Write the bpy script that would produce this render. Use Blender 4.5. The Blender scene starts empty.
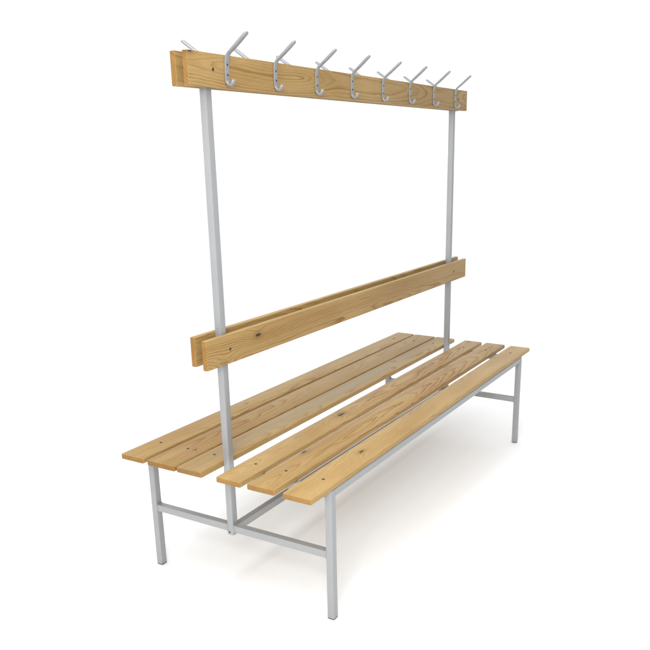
import bpy, bmesh, math, random
from mathutils import Vector, Matrix

random.seed(4)
S = bpy.context.scene
C = S.collection

# ------------------------------------------------------------------ helpers
def obj(name, bm, mats, parent=None, loc=(0, 0, 0), smooth=False):
    me = bpy.data.meshes.new(name)
    bmesh.ops.recalc_face_normals(bm, faces=bm.faces[:])
    bm.to_mesh(me)
    bm.free()
    for m in (mats if isinstance(mats, (list, tuple)) else [mats]):
        me.materials.append(m)
    if smooth:
        for p in me.polygons:
            p.use_smooth = True
    o = bpy.data.objects.new(name, me)
    C.objects.link(o)
    o.location = loc
    if parent:
        o.parent = parent
    return o

def add_box(bm, lo, hi, bevel=0.0, seg=2, mi=0):
    b = bmesh.new()
    bmesh.ops.create_cube(b, size=1.0)
    for v in b.verts:
        for i in range(3):
            v.co[i] = lo[i] + (v.co[i] + 0.5) * (hi[i] - lo[i])
    if bevel > 0:
        bmesh.ops.bevel(b, geom=b.edges[:], offset=bevel, segments=seg, profile=0.6, affect='EDGES')
    for f in b.faces:
        f.material_index = mi
    me = bpy.data.meshes.new('tmp')
    b.to_mesh(me)
    b.free()
    bm.from_mesh(me)
    bpy.data.meshes.remove(me)

def plank(name, size, mat, parent, loc, bev, corner=0.0):
    """A sawn board: local x length, y and z the section; eased arrises and, for seat slats, clipped corners."""
    lx, ly, lz = size
    bm = bmesh.new()
    if corner > 0:
        c = corner
        out = []
        for (sx, sy) in ((0, -1), (1, -1), (1, 1), (0, 1)):
            cx = lx * sx + (c if sx == 0 else -c)
            cy = sy * (ly / 2 - c)
            a0 = {(0, -1): 180, (1, -1): 270, (1, 1): 0, (0, 1): 90}[(sx, sy)]
            for k in range(5):
                a = math.radians(a0 + 90 * k / 4)
                out.append((cx + c * math.cos(a), cy + c * math.sin(a)))
        lo = [bm.verts.new((x, y, -lz / 2)) for x, y in out]
        hi = [bm.verts.new((x, y, lz / 2)) for x, y in out]
        bm.faces.new(lo[::-1])
        bm.faces.new(hi)
        n = len(out)
        for i in range(n):
            bm.faces.new((lo[i], lo[(i + 1) % n], hi[(i + 1) % n], hi[i]))
        edges = [e for e in bm.edges if abs(e.verts[0].co.z - e.verts[1].co.z) < 1e-6]
        bmesh.ops.bevel(bm, geom=edges, offset=bev, segments=3, profile=0.5, affect='EDGES')
    else:
        add_box(bm, (0, -ly / 2, -lz / 2), (lx, ly / 2, lz / 2), bev, 3)
    o = obj(name, bm, mat, parent, loc)
    for p in o.data.polygons:
        p.use_smooth = True
    o.data.set_sharp_from_angle(angle=math.radians(35))
    return o

def tube(name, lo, hi, mat, parent, bev=0.0022, loc=None):
    loc = loc or lo
    bm = bmesh.new()
    add_box(bm, [lo[i] - loc[i] for i in range(3)], [hi[i] - loc[i] for i in range(3)], bev, 2)
    o = obj(name, bm, mat, parent, loc)
    for p in o.data.polygons:
        p.use_smooth = True
    o.data.set_sharp_from_angle(angle=math.radians(35))
    return o

# ------------------------------------------------------------------ materials
class G:
    """tiny node-graph writer"""
    def __init__(self, name):
        self.m = bpy.data.materials.new(name)
        self.m.use_nodes = True
        self.t = self.m.node_tree
        self.bsdf = self.t.nodes['Principled BSDF']
    def put(self, sock, v):
        if isinstance(v, bpy.types.NodeSocket):
            self.t.links.new(v, sock)
        elif v is not None:
            sock.default_value = v
    def math(self, op, a, b=None, c=None, clamp=False):
        n = self.t.nodes.new('ShaderNodeMath')
        n.operation = op
        n.use_clamp = clamp
        for i, v in enumerate((a, b, c)):
            if v is not None:
                self.put(n.inputs[i], v)
        return n.outputs[0]
    def xyz(self, x, y, z):
        n = self.t.nodes.new('ShaderNodeCombineXYZ')
        for i, v in enumerate((x, y, z)):
            self.put(n.inputs[i], v)
        return n.outputs[0]
    def noise(self, vec, scale=1.0, detail=2.0, rough=0.5):
        n = self.t.nodes.new('ShaderNodeTexNoise')
        self.put(n.inputs['Vector'], vec)
        n.inputs['Scale'].default_value = scale
        n.inputs['Detail'].default_value = detail
        n.inputs['Roughness'].default_value = rough
        return n.outputs['Fac']
    def ramp(self, fac, stops, interp='LINEAR'):
        n = self.t.nodes.new('ShaderNodeValToRGB')
        n.color_ramp.interpolation = interp
        e = n.color_ramp.elements
        while len(e) < len(stops):
            e.new(0.5)
        for el, (p, c) in zip(e, stops):
            el.position = p
            el.color = (c, c, c, 1) if isinstance(c, (int, float)) else (*c, 1)
        self.put(n.inputs[0], fac)
        return n.outputs['Color']
    def mix(self, fac, a, b, mode='MIX'):
        n = self.t.nodes.new('ShaderNodeMix')
        n.data_type = 'RGBA'
        n.blend_type = mode
        self.put(n.inputs['Factor'], fac)
        for s, v in ((n.inputs[6], a), (n.inputs[7], b)):
            if isinstance(v, tuple):
                s.default_value = (*v, 1)
            else:
                self.put(s, v)
        return n.outputs[2]

def pine(name, seed, wc, d0, slope, spacing=0.0058, knots=(), vert=False, warp=0.007, red=0.5, pale=1.0, fig=0.05, con=0.85, yr=(0.34, 0.66), grow=None, sheen=None):
    """Lacquered pine cut from a solid: growth rings round a pith line that drifts through the board,
    so faces show cathedral figure and ends show end grain; knots push the rings aside."""
    g = G(name)
    tc = g.t.nodes.new('ShaderNodeTexCoord')
    sp = g.t.nodes.new('ShaderNodeSeparateXYZ')
    g.t.links.new(tc.outputs['Object'], sp.inputs[0])
    x = sp.outputs[0]
    w = sp.outputs[2] if vert else sp.outputs[1]
    d = sp.outputs[1] if vert else sp.outputs[2]
    o = seed * 7.31
    # slow wander of the pith, and ripples of the rings
    wander = g.math('MULTIPLY', g.math('SUBTRACT', g.noise(g.xyz(g.math('MULTIPLY_ADD', x, 1.6, o), o, 0.0), 1, 1), 0.5), 0.05)
    wob = g.math('MULTIPLY', g.math('SUBTRACT', g.noise(g.xyz(g.math('MULTIPLY_ADD', x, 4.5, o), g.math('MULTIPLY', w, 26.0), g.math('MULTIPLY', d, 26.0)), 1, 2.5), 0.5), warp * 2)
    fine = g.math('MULTIPLY', g.math('SUBTRACT', g.noise(g.xyz(g.math('MULTIPLY_ADD', x, 16.0, o), g.math('MULTIPLY', w, 160.0), g.math('MULTIPLY', d, 160.0)), 1, 3), 0.5), 0.0022)
    dw = g.math('ADD', g.math('SUBTRACT', w, wc), wander)
    dwn = g.math('MULTIPLY', g.math('SUBTRACT', g.noise(g.xyz(g.math('MULTIPLY_ADD', x, 1.9, o + 11.0), 0.5, o), 1, 1.5), 0.5), fig)
    dd = g.math('ADD', g.math('ADD', g.math('SUBTRACT', d, d0), g.math('MULTIPLY', x, slope)), dwn)
    r = g.math('SQRT', g.math('ADD', g.math('MULTIPLY', dw, dw), g.math('MULTIPLY', dd, dd)))
    r = g.math('ADD', g.math('ADD', r, wob), fine)
    kmask = None
    for (kx, kw, ks, *kd) in knots:
        ex = g.math('DIVIDE', g.math('SUBTRACT', x, kx), ks * 3.4)
        ew = g.math('DIVIDE', g.math('SUBTRACT', w, kw), ks * 1.7)
        q = g.math('ADD', g.math('MULTIPLY', ex, ex), g.math('MULTIPLY', ew, ew))
        bump = g.math('MULTIPLY', g.math('EXPONENT', g.math('MULTIPLY', q, -1.0)), 0.016)
        r = g.math('ADD', r, bump)
        ex2 = g.math('DIVIDE', g.math('SUBTRACT', x, kx), ks * 0.95)
        ew2 = g.math('DIVIDE', g.math('SUBTRACT', w, kw), ks * 0.32)
        jag = g.math('MULTIPLY', g.math('SUBTRACT', g.noise(g.xyz(g.math('MULTIPLY', x, 90.0), g.math('MULTIPLY', w, 160.0), o), 1, 2), 0.5), 1.6)
        q2 = g.math('ADD', g.math('ADD', g.math('MULTIPLY', ex2, ex2), g.math('MULTIPLY', ew2, ew2)), jag)
        k = g.math('MULTIPLY', g.math('SUBTRACT', 1.45, q2), 1.8, clamp=True)
        halo = g.math('MULTIPLY', g.math('EXPONENT', g.math('MULTIPLY', q, -3.0)), 0.45)
        k = g.math('MAXIMUM', k, halo)
        if kd:
            k = g.math('MULTIPLY', k, kd[0])
        kmask = k if kmask is None else g.math('MAXIMUM', kmask, k)
    ph = g.math('DIVIDE', r, spacing)
    fr = g.math('FRACT', ph)
    late = g.ramp(fr, [(0.0, 0.10), (0.35, 0.05), (0.70, 0.42), (0.88, 1.0), (0.95, 0.85), (1.0, 0.10)], 'EASE')
    # some years grow darker than others
    year = g.noise(g.xyz(g.math('MULTIPLY', r, 75.0), o, g.math('MULTIPLY', x, 0.35)), 1, 2)
    year = g.ramp(year, [(yr[0], 0.12), (yr[1], 1.0)])
    amt = g.math('MULTIPLY', late, year)
    if grow:
        gr = g.t.nodes.new('ShaderNodeMapRange')
        gr.interpolation_type = 'SMOOTHSTEP'
        for nm, v in zip(('From Min', 'From Max', 'To Min', 'To Max'), grow):
            gr.inputs[nm].default_value = v
        g.put(gr.inputs['Value'], g.math('ADD', x, g.math('MULTIPLY', wob, 30.0)))
        amt = g.math('MULTIPLY', amt, gr.outputs[0])
    fibre = g.noise(g.xyz(g.math('MULTIPLY_ADD', x, 22.0, o), g.math('MULTIPLY', w, 900.0), g.math('MULTIPLY', d, 900.0)), 1, 3, 0.6)
    blotch = g.noise(g.xyz(g.math('MULTIPLY_ADD', x, 2.2, o + 3), g.math('MULTIPLY', w, 9.0), g.math('MULTIPLY', d, 9.0)), 1, 3)
    light = g.mix(g.ramp(blotch, [(0.32, 0.0), (0.68, 1.0)]), tuple(c * pale for c in (0.392, 0.264, 0.108)), tuple(c * pale for c in (0.315, 0.200, 0.072)))
    dark = g.mix(red, (0.200, 0.096, 0.020), (0.215, 0.082, 0.010))
    col = g.mix(g.math('MULTIPLY', amt, con), light, dark)
    if sheen:    # grey streak along the board: varnish sheen painted into the colour
        wx = g.math('DIVIDE', g.math('SUBTRACT', x, sheen[0]), sheen[1])
        ww = g.math('DIVIDE', g.math('SUBTRACT', w, sheen[2]), sheen[3])
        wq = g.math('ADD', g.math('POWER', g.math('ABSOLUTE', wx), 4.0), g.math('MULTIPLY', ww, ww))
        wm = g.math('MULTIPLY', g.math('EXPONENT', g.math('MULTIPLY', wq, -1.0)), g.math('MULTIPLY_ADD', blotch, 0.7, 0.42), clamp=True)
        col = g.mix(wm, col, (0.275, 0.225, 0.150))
    fv = g.ramp(fibre, [(0.3, 0.86), (0.7, 1.10)])
    col = g.mix(1.0, col, fv, 'MULTIPLY')
    if kmask is not None:
        col = g.mix(g.math('MULTIPLY', kmask, 0.92), col, (0.030, 0.014, 0.006))
    # sawn ends soak up more lacquer than the long faces
    sn = g.t.nodes.new('ShaderNodeSeparateXYZ')
    g.t.links.new(tc.outputs['Normal'], sn.inputs[0])
    col = g.mix(g.ramp(g.math('ABSOLUTE', sn.outputs[0]), [(0.55, 0.0), (0.85, 1.0)]), col, g.mix(1.0, col, (0.80, 0.68, 0.52), 'MULTIPLY'))
    g.put(g.bsdf.inputs['Base Color'], col)
    g.put(g.bsdf.inputs['Roughness'], g.math('MULTIPLY_ADD', fibre, 0.18, 0.34))
    g.bsdf.inputs['Specular IOR Level'].default_value = 0.20
    g.bsdf.inputs['IOR'].default_value = 1.45
    b = g.t.nodes.new('ShaderNodeBump')
    b.inputs['Strength'].default_value = 0.12
    b.inputs['Distance'].default_value = 0.002
    g.put(b.inputs['Height'], g.math('ADD', fibre, g.math('MULTIPLY', amt, 0.4)))
    g.t.links.new(b.outputs[0], g.bsdf.inputs['Normal'])
    return g.m

def painted_steel():
    g = G('grey_powder_coat')
    tc = g.t.nodes.new('ShaderNodeTexCoord')
    n = g.noise(tc.outputs['Object'], 900, 2)
    n2 = g.noise(tc.outputs['Object'], 9, 3)
    g.put(g.bsdf.inputs['Base Color'], g.mix(n2, (0.280, 0.285, 0.290), (0.325, 0.330, 0.335)))
    g.bsdf.inputs['Metallic'].default_value = 0.15
    g.put(g.bsdf.inputs['Roughness'], g.math('MULTIPLY_ADD', n2, 0.12, 0.34))
    b = g.t.nodes.new('ShaderNodeBump')
    b.inputs['Strength'].default_value = 0.08
    b.inputs['Distance'].default_value = 0.0005
    g.put(b.inputs['Height'], n)
    g.t.links.new(b.outputs[0], g.bsdf.inputs['Normal'])
    return g.m

def simple(name, col, rough, metal=0.0, var=0.12):
    g = G(name)
    tc = g.t.nodes.new('ShaderNodeTexCoord')
    n = g.noise(tc.outputs['Object'], 60, 3)
    g.put(g.bsdf.inputs['Base Color'], g.mix(n, tuple(c * (1 - var) for c in col), tuple(min(1, c * (1 + var)) for c in col)))
    g.bsdf.inputs['Roughness'].default_value = rough
    g.bsdf.inputs['Metallic'].default_value = metal
    return g.m

STEEL = painted_steel()
ALU = simple('cast_aluminium', (0.28, 0.285, 0.30), 0.44, 0.35)
SCREW = simple('dark_screw', (0.045, 0.036, 0.028), 0.5, 0.4)
CAP = simple('grey_plastic', (0.22, 0.22, 0.225), 0.5)
FLOOR = simple('white_paper', (0.93, 0.93, 0.93), 0.9, 0.0, 0.01)

# ------------------------------------------------------------------ the bench
bench = bpy.data.objects.new('changing_room_bench', None)
C.objects.link(bench)
bench['label'] = 'two-sided pine slat bench on grey steel frame, coat hooks along its top rail'
bench['category'] = 'bench'

T = 0.0243                     # square tube
L = 2.0
ZS, ST = 0.4596, 0.0180        # seat top, slat thickness
X0, X1 = 0.1074, 1.8760        # outer faces of the end frames
YR, YL = -0.3955, 0.3465       # outer faces of the legs
ZB = ZS - ST                   # underside of the slats

slats = [  # y edges, ring pith, depth, slope, knots (x along, y from slat centre, size)
    (-0.0450, -0.1388, 0.010, -0.020, 0.030, [(0.682, 0.008, 0.019)], 1.0, 1.03),
    (-0.1612, -0.2628, -0.012, -0.012, 0.034, [(0.298, 0.041, 0.013)], 1.0, 1.00),
    (-0.2930, -0.3945, 0.055, -0.060, 0.012, [(0.393, 0.006, 0.013)], 0.3, 1.09),
    (0.1165, 0.0136, -0.030, -0.045, 0.016, [(1.45, 0.02, 0.008)], 0.4, 0.92),
    (0.2395, 0.1225, 0.020, -0.030, 0.022, [(0.145, -0.02, 0.007)], 0.9, 0.90),
    (0.3550, 0.2570, -0.050, -0.050, 0.010, [(0.62, 0.01, 0.006)], 0.3, 0.97),
]

def screw_bm(axis, r=0.0050):
    """a countersunk screw head: dished disc with a cross recess"""
    bm = bmesh.new()
    n = 14
    rings = [(r, 0.0), (r * 0.94, 0.0009), (r * 0.55, 0.0008), (r * 0.3, 0.0002)]
    vs = []
    for rr, h in rings:
        vs.append([bm.verts.new((rr * math.cos(2 * math.pi * i / n), rr * math.sin(2 * math.pi * i / n), h)) for i in range(n)])
    for a, b in zip(vs, vs[1:]):
        for i in range(n):
            bm.faces.new((a[i], a[(i + 1) % n], b[(i + 1) % n], b[i]))
    bm.faces.new(vs[-1])
    if axis == '-Y':
        bmesh.ops.rotate(bm, verts=bm.verts[:], cent=(0, 0, 0), matrix=Matrix.Rotation(math.radians(90), 3, 'X'))
    elif axis == '+Y':
        bmesh.ops.rotate(bm, verts=bm.verts[:], cent=(0, 0, 0), matrix=Matrix.Rotation(math.radians(-90), 3, 'X'))
    elif axis == '-X':
        bmesh.ops.rotate(bm, verts=bm.verts[:], cent=(0, 0, 0), matrix=Matrix.Rotation(math.radians(-90), 3, 'Y'))
    return bm

def screw(parent, loc, axis='Z', r=0.0050, mat=None):
    return obj('screw', screw_bm(axis, r), mat or SCREW, parent, loc, smooth=True)

for i, (ya, yb, wc, d0, sl, kn, red, pale) in enumerate(slats):
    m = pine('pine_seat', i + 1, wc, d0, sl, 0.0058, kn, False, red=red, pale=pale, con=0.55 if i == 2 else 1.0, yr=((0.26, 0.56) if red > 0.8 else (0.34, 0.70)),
             grow={0: (0.35, 1.0, 0.30, 1.0), 1: (0.1, 0.75, 0.50, 1.0), 4: (0.3, 0.9, 1.0, 0.6)}.get(i), sheen=(0.85, 0.75, 0.004, 0.026) if i == 3 else None)
    wdt = abs(ya - yb)
    jx = (0.0, 0.002, -0.001, 0.0015, 0.0, 0.001)[i]
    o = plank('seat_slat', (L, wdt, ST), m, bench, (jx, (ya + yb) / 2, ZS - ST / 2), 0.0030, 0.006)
    o.rotation_euler.z = (0, 0, 0.0003, 0, 0.0012, -0.0036)[i]
    for sx in (0.141, L - 0.141):
        screw(o, (sx - jx, random.uniform(-0.004, 0.012), ST / 2 + 0.0001))

# back boards and hook boards, a pair either side of the posts
HB = [(-1, 3.3, 0.012, -0.020, 0.030), (1, 4.4, -0.01, 0.03, -0.02)]
TB = 0.0185
YB = T / 2
hook_boards = []
for s, seed, wc, d0, sl in HB:
    kn = [(0.0105, 0.043, 0.008)] if s < 0 else []
    m = pine('pine_rail', seed, wc, d0, sl, 0.0080, kn, True, red=0.15, pale=0.95, fig=0.12, con=1.0)
    o = plank('hook_board', (1.950, TB, 0.090), m, bench, (0.0185, s * (YB + TB / 2), 1.6299), 0.0028)
    hook_boards.append(o)
    for sx in (0.1205, 1.862):
        screw(o, (sx - 0.0185, s * (TB / 2 + 0.0001), 0.003), '-Y' if s < 0 else '+Y', 0.0046)
for s, seed, wc, d0, sl in [(-1, 5.7, -0.035, -0.022, 0.016), (1, 6.1, 0.02, 0.04, -0.014)]:
    kn = [(0.252, 0.0145, 0.014), (0.075, -0.036, 0.020, 0.25)] if s < 0 else []
    m = pine('pine_back', seed, wc, d0, sl, 0.0060, kn, True, red=0.6, pale=1.06, con=0.95)
    o = plank('backrest_board', (1.999, TB, 0.0915), m, bench, (0.0148, s * (YB + TB / 2), 0.8369 + (-0.0025 if s < 0 else 0.0055)), 0.0040)
    for sx in (0.1235, 1.862):
        screw(o, (sx - 0.0148, s * (TB / 2 + 0.0001), 0.0), '-Y' if s < 0 else '+Y', 0.0046)

# posts
for xa in (X0, X1 - T):
    po = tube('post', (xa, -T / 2, 0.2005), (xa + T, T / 2, 1.668), STEEL, bench, 0.0024)
    if xa == X0:
        screw(po, (-0.0001, 0.0165, 0.0095), '-X', 0.0032)
# legs with plastic foot caps
for xa in (X0, X1 - T):
    for ya in (YR, YL - T):
        lg = tube('leg', (xa, ya, 0.004), (xa + T, ya + T, ZB), STEEL, bench, 0.0024)
        bm = bmesh.new()
        add_box(bm, (-0.0002, -0.0002, -0.004), (T + 0.0002, T + 0.0002, -0.0015), 0.0016, 2)
        obj('foot_cap', bm, CAP, lg, (0, 0, 0))
# end frames: lower crossbars and seat bearers, then the long members
def weld(parent, y, side):
    """lumpy bead round the end of a crossbar, in the crossbar's own frame; side = which way the bar runs from the joint"""
    bm = bmesh.new()
    w = T - 2 * e
    pts = []
    cs = [(0, 0), (w, 0), (w, T), (0, T)]
    for a, b in zip(cs, cs[1:] + cs[:1]):
        for k in range(9):
            t = k / 9
            pts.append((a[0] + (b[0] - a[0]) * t, a[1] + (b[1] - a[1]) * t))
    n = len(pts)
    rings = []
    for i, p in enumerate(pts):
        d = Vector((pts[(i + 1) % n][0] - pts[i - 1][0], 0, pts[(i + 1) % n][1] - pts[i - 1][1])).normalized()
        u = Vector((0, 1, 0))
        v = d.cross(u)
        rr = 0.0017 + random.uniform(-0.0004, 0.0006)
        c = Vector((p[0], y + side * 0.0006, p[1]))
        rings.append([bm.verts.new(c + u * rr * math.cos(a) + v * rr * math.sin(a)) for a in [2 * math.pi * q / 8 for q in range(8)]])
    for i in range(n):
        A, B = rings[i], rings[(i + 1) % n]
        for q in range(8):
            bm.faces.new((A[q], A[(q + 1) % 8], B[(q + 1) % 8], B[q]))
    return obj('weld_bead', bm, STEEL, parent, smooth=True)

ZC = 0.2130
e = 0.0004
for xa in (X0, X1 - T):
    xb0, xb1 = xa + e, xa + T - e
    for y0, y1 in ((YR + T, -T / 2), (T / 2, YL - T)):
        cb = tube('crossbar', (xb0, y0, ZC), (xb1, y1, ZC + T), STEEL, bench)
        weld(cb, 0.0, 1)
        weld(cb, y1 - y0, -1)
    tube('seat_bearer', (xb0, YR + T, ZB - T), (xb1, -0.105, ZB), STEEL, bench)
    tube('seat_bearer', (xb0, 0.08, ZB - T), (xb1, YL - T, ZB), STEEL, bench)
for ya in (YR, YL - T):
    tube('side_rail', (X0 + T, ya + e, ZB - T + 0.0015), (X1 - T, ya + T - e, ZB - 0.0003), STEEL, bench)
tube('stretcher', (X0 + T, -T / 2 + e, ZC - 0.007), (X1 - T, T / 2 - e, ZC + T - 0.007), STEEL, bench)

# coat hooks ------------------------------------------------------------------
def loft(bm, path, n=12, mi=0):
    """path: (outward, up, width along the rail, thickness); rounded section swept in the hook's own plane"""
    rings = []
    P = [Vector((p[0], p[1])) for p in path]
    for i, p in enumerate(path):
        t = (P[min(i + 1, len(P) - 1)] - P[max(i - 1, 0)]).normalized()
        nrm = Vector((-t.y, t.x))
        ring = []
        for k in range(n):
            a = 2 * math.pi * (k + 0.5) / n
            ca, sa = math.cos(a), math.sin(a)
            sx = math.copysign(abs(ca) ** 0.6, ca) * p[2] / 2
            st = math.copysign(abs(sa) ** 0.6, sa) * p[3] / 2
            q = P[i] + nrm * st
            ring.append(bm.verts.new((sx, -q.x, q.y)))
        rings.append(ring)
    for a, b in zip(rings, rings[1:]):
        for k in range(n):
            f = bm.faces.new((a[k], a[(k + 1) % n], b[(k + 1) % n], b[k]))
            f.material_index = mi
    bm.faces.new(rings[0][::-1])
    bm.faces.new(rings[-1])

def make_hook(tx, tz):
    """local frame: origin at plate centre on the board face; -Y is outward, Z up; (tx, tz) is the prong's tip"""
    bm = bmesh.new()
    bx, bz = 0.0105, 0.0470
    def along(t):
        return bx + (tx - bx) * t, bz + (tz - bz) * t - 0.0008 * math.sin(math.pi * t)
    pr = [(*along(t), w, h) for t, w, h in ((0.25, .0180, .0074), (0.5, .0176, .0084), (0.75, .0172, .0086), (0.92, .0166, .0084),
                                            (0.965, .0144, .0070), (0.99, .0094, .0046), (1.0, .003, .002))]
    # flat screw plate bending out into the long upper prong with a rounded end
    loft(bm, [(0.0018, -0.0325, 0.0150, 0.0034), (0.0018, -0.0300, 0.0200, 0.0036), (0.0018, 0.0, 0.0196, 0.0036),
              (0.0020, 0.0270, 0.0196, 0.0040), (0.0040, 0.0380, 0.0192, 0.0048), (bx, bz, 0.0186, 0.0056)] + pr)
    # short lower prong curling out and up to a rounded knob
    loft(bm, [(0.0018, -0.0240, 0.0140, 0.0036), (0.0028, -0.0315, 0.0150, 0.0050), (0.0075, -0.0375, 0.0146, 0.0074),
              (0.0145, -0.0375, 0.0142, 0.0074), (0.0200, -0.0335, 0.0146, 0.0086), (0.0228, -0.0285, 0.0142, 0.0094),
              (0.0242, -0.0250, 0.0110, 0.0078), (0.0250, -0.0232, 0.0050, 0.0040)])
    return bm

for s in (-1, 1):
    tip = (0.0770, 0.0985) if s < 0 else (0.0735, 0.0870)
    hook0 = None
    for k in range(8):
        if hook0 is None:
            h = hook0 = obj('coat_hook', make_hook(*tip), ALU, bench, (0, 0, 0), smooth=True)
            for zz in (0.016, -0.011):
                screw(hook0, (0, -0.0037, zz), '-Y', 0.0030)
        else:
            h = hook0.copy()
            C.objects.link(h)
            for ch in list(hook0.children):
                c = ch.copy()
                C.objects.link(c)
                c.parent = h
        h.parent = bench
        h.location = ((0.180 if s < 0 else 0.155) + 0.2345 * k, s * (YB + TB), (1.6325 if s < 0 else 1.6312) + random.uniform(-0.001, 0.001))
        h.rotation_euler = (0, random.uniform(-0.045, 0.045), (0 if s < 0 else math.pi) + random.uniform(-0.06, 0.06))

# ------------------------------------------------------------------ floor
bm = bmesh.new()
vs = [bm.verts.new(v) for v in ((-40, -40, 0), (40, -40, 0), (40, 40, 0), (-40, 40, 0))]
bm.faces.new(vs)
fl = obj('floor', bm, FLOOR)
fl['kind'] = 'structure'

# ------------------------------------------------------------------ light
wd = bpy.data.worlds.new('World')
S.world = wd
wd.use_nodes = True
bg = wd.node_tree.nodes['Background']
bg.inputs[0].default_value = (0.975, 0.99, 1, 1)
wt = wd.node_tree
# a white studio: bright all round, with a darker unlit side to the right of the camera
wc_ = wt.nodes.new('ShaderNodeTexCoord')
wdot = wt.nodes.new('ShaderNodeVectorMath')
wdot.operation = 'DOT_PRODUCT'
wt.links.new(wc_.outputs['Generated'], wdot.inputs[0])
wdot.inputs[1].default_value = (0.10, -0.99, 0.0)
wr = wt.nodes.new('ShaderNodeMapRange')
wr.interpolation_type = 'SMOOTHSTEP'
wr.inputs['From Min'].default_value = 0.40
wr.inputs['From Max'].default_value = 0.95
wr.inputs['To Min'].default_value = 1.21
wr.inputs['To Max'].default_value = 0.25
wt.links.new(wdot.outputs['Value'], wr.inputs['Value'])
wt.links.new(wr.outputs[0], bg.inputs[1])

def area(name, loc, target, size, power, col=(1, 1, 1)):
    l = bpy.data.lights.new(name, 'AREA')
    l.shape = 'RECTANGLE'
    l.size, l.size_y = size
    l.energy = power
    l.color = col
    o = bpy.data.objects.new(name, l)
    C.objects.link(o)
    o.location = loc
    o.rotation_euler = (Vector(target) - Vector(loc)).to_track_quat('-Z', 'Y').to_euler()
    return o
area('softbox', (-0.25, -0.35, 2.9), (0.4, 0, 0.4), (1.9, 1.9), 36, (1, 0.99, 0.975))

area('flash_umbrella', (-2.2, -1.55, 2.05), (0.6, 0, 0.7), (1.0, 1.0), 62)

# ------------------------------------------------------------------ camera
cam = bpy.data.cameras.new('camera')
cam.sensor_width = 36.0
cam.lens = 783.9236 / 650 * 36.0
cam.shift_x = -(374.1423 - 325) / 650
cam.shift_y = (385.414 - 325) / 650
cam.clip_start = 0.05
cam.clip_end = 500
co = bpy.data.objects.new('camera', cam)
C.objects.link(co)
yaw, pitch, roll = 0.5019, -0.2966, -0.0041
F = Vector((math.cos(yaw) * math.cos(pitch), math.sin(yaw) * math.cos(pitch), math.sin(pitch)))
R = Vector((math.sin(yaw), -math.cos(yaw), 0))
U = R.cross(F)
R2 = R * math.cos(roll) + U * math.sin(roll)
U2 = U * math.cos(roll) - R * math.sin(roll)
M = Matrix((R2, U2, -F)).transposed().to_4x4()
M.translation = Vector((-1.7094, -1.5397, 1.4286))
co.matrix_world = M
S.camera = co

# ------------------------------------------------------------------ colour management
S.view_settings.view_transform = 'Standard'
S.view_settings.look = 'None'
S.view_settings.exposure = 0.0
S.view_settings.gamma = 1.0
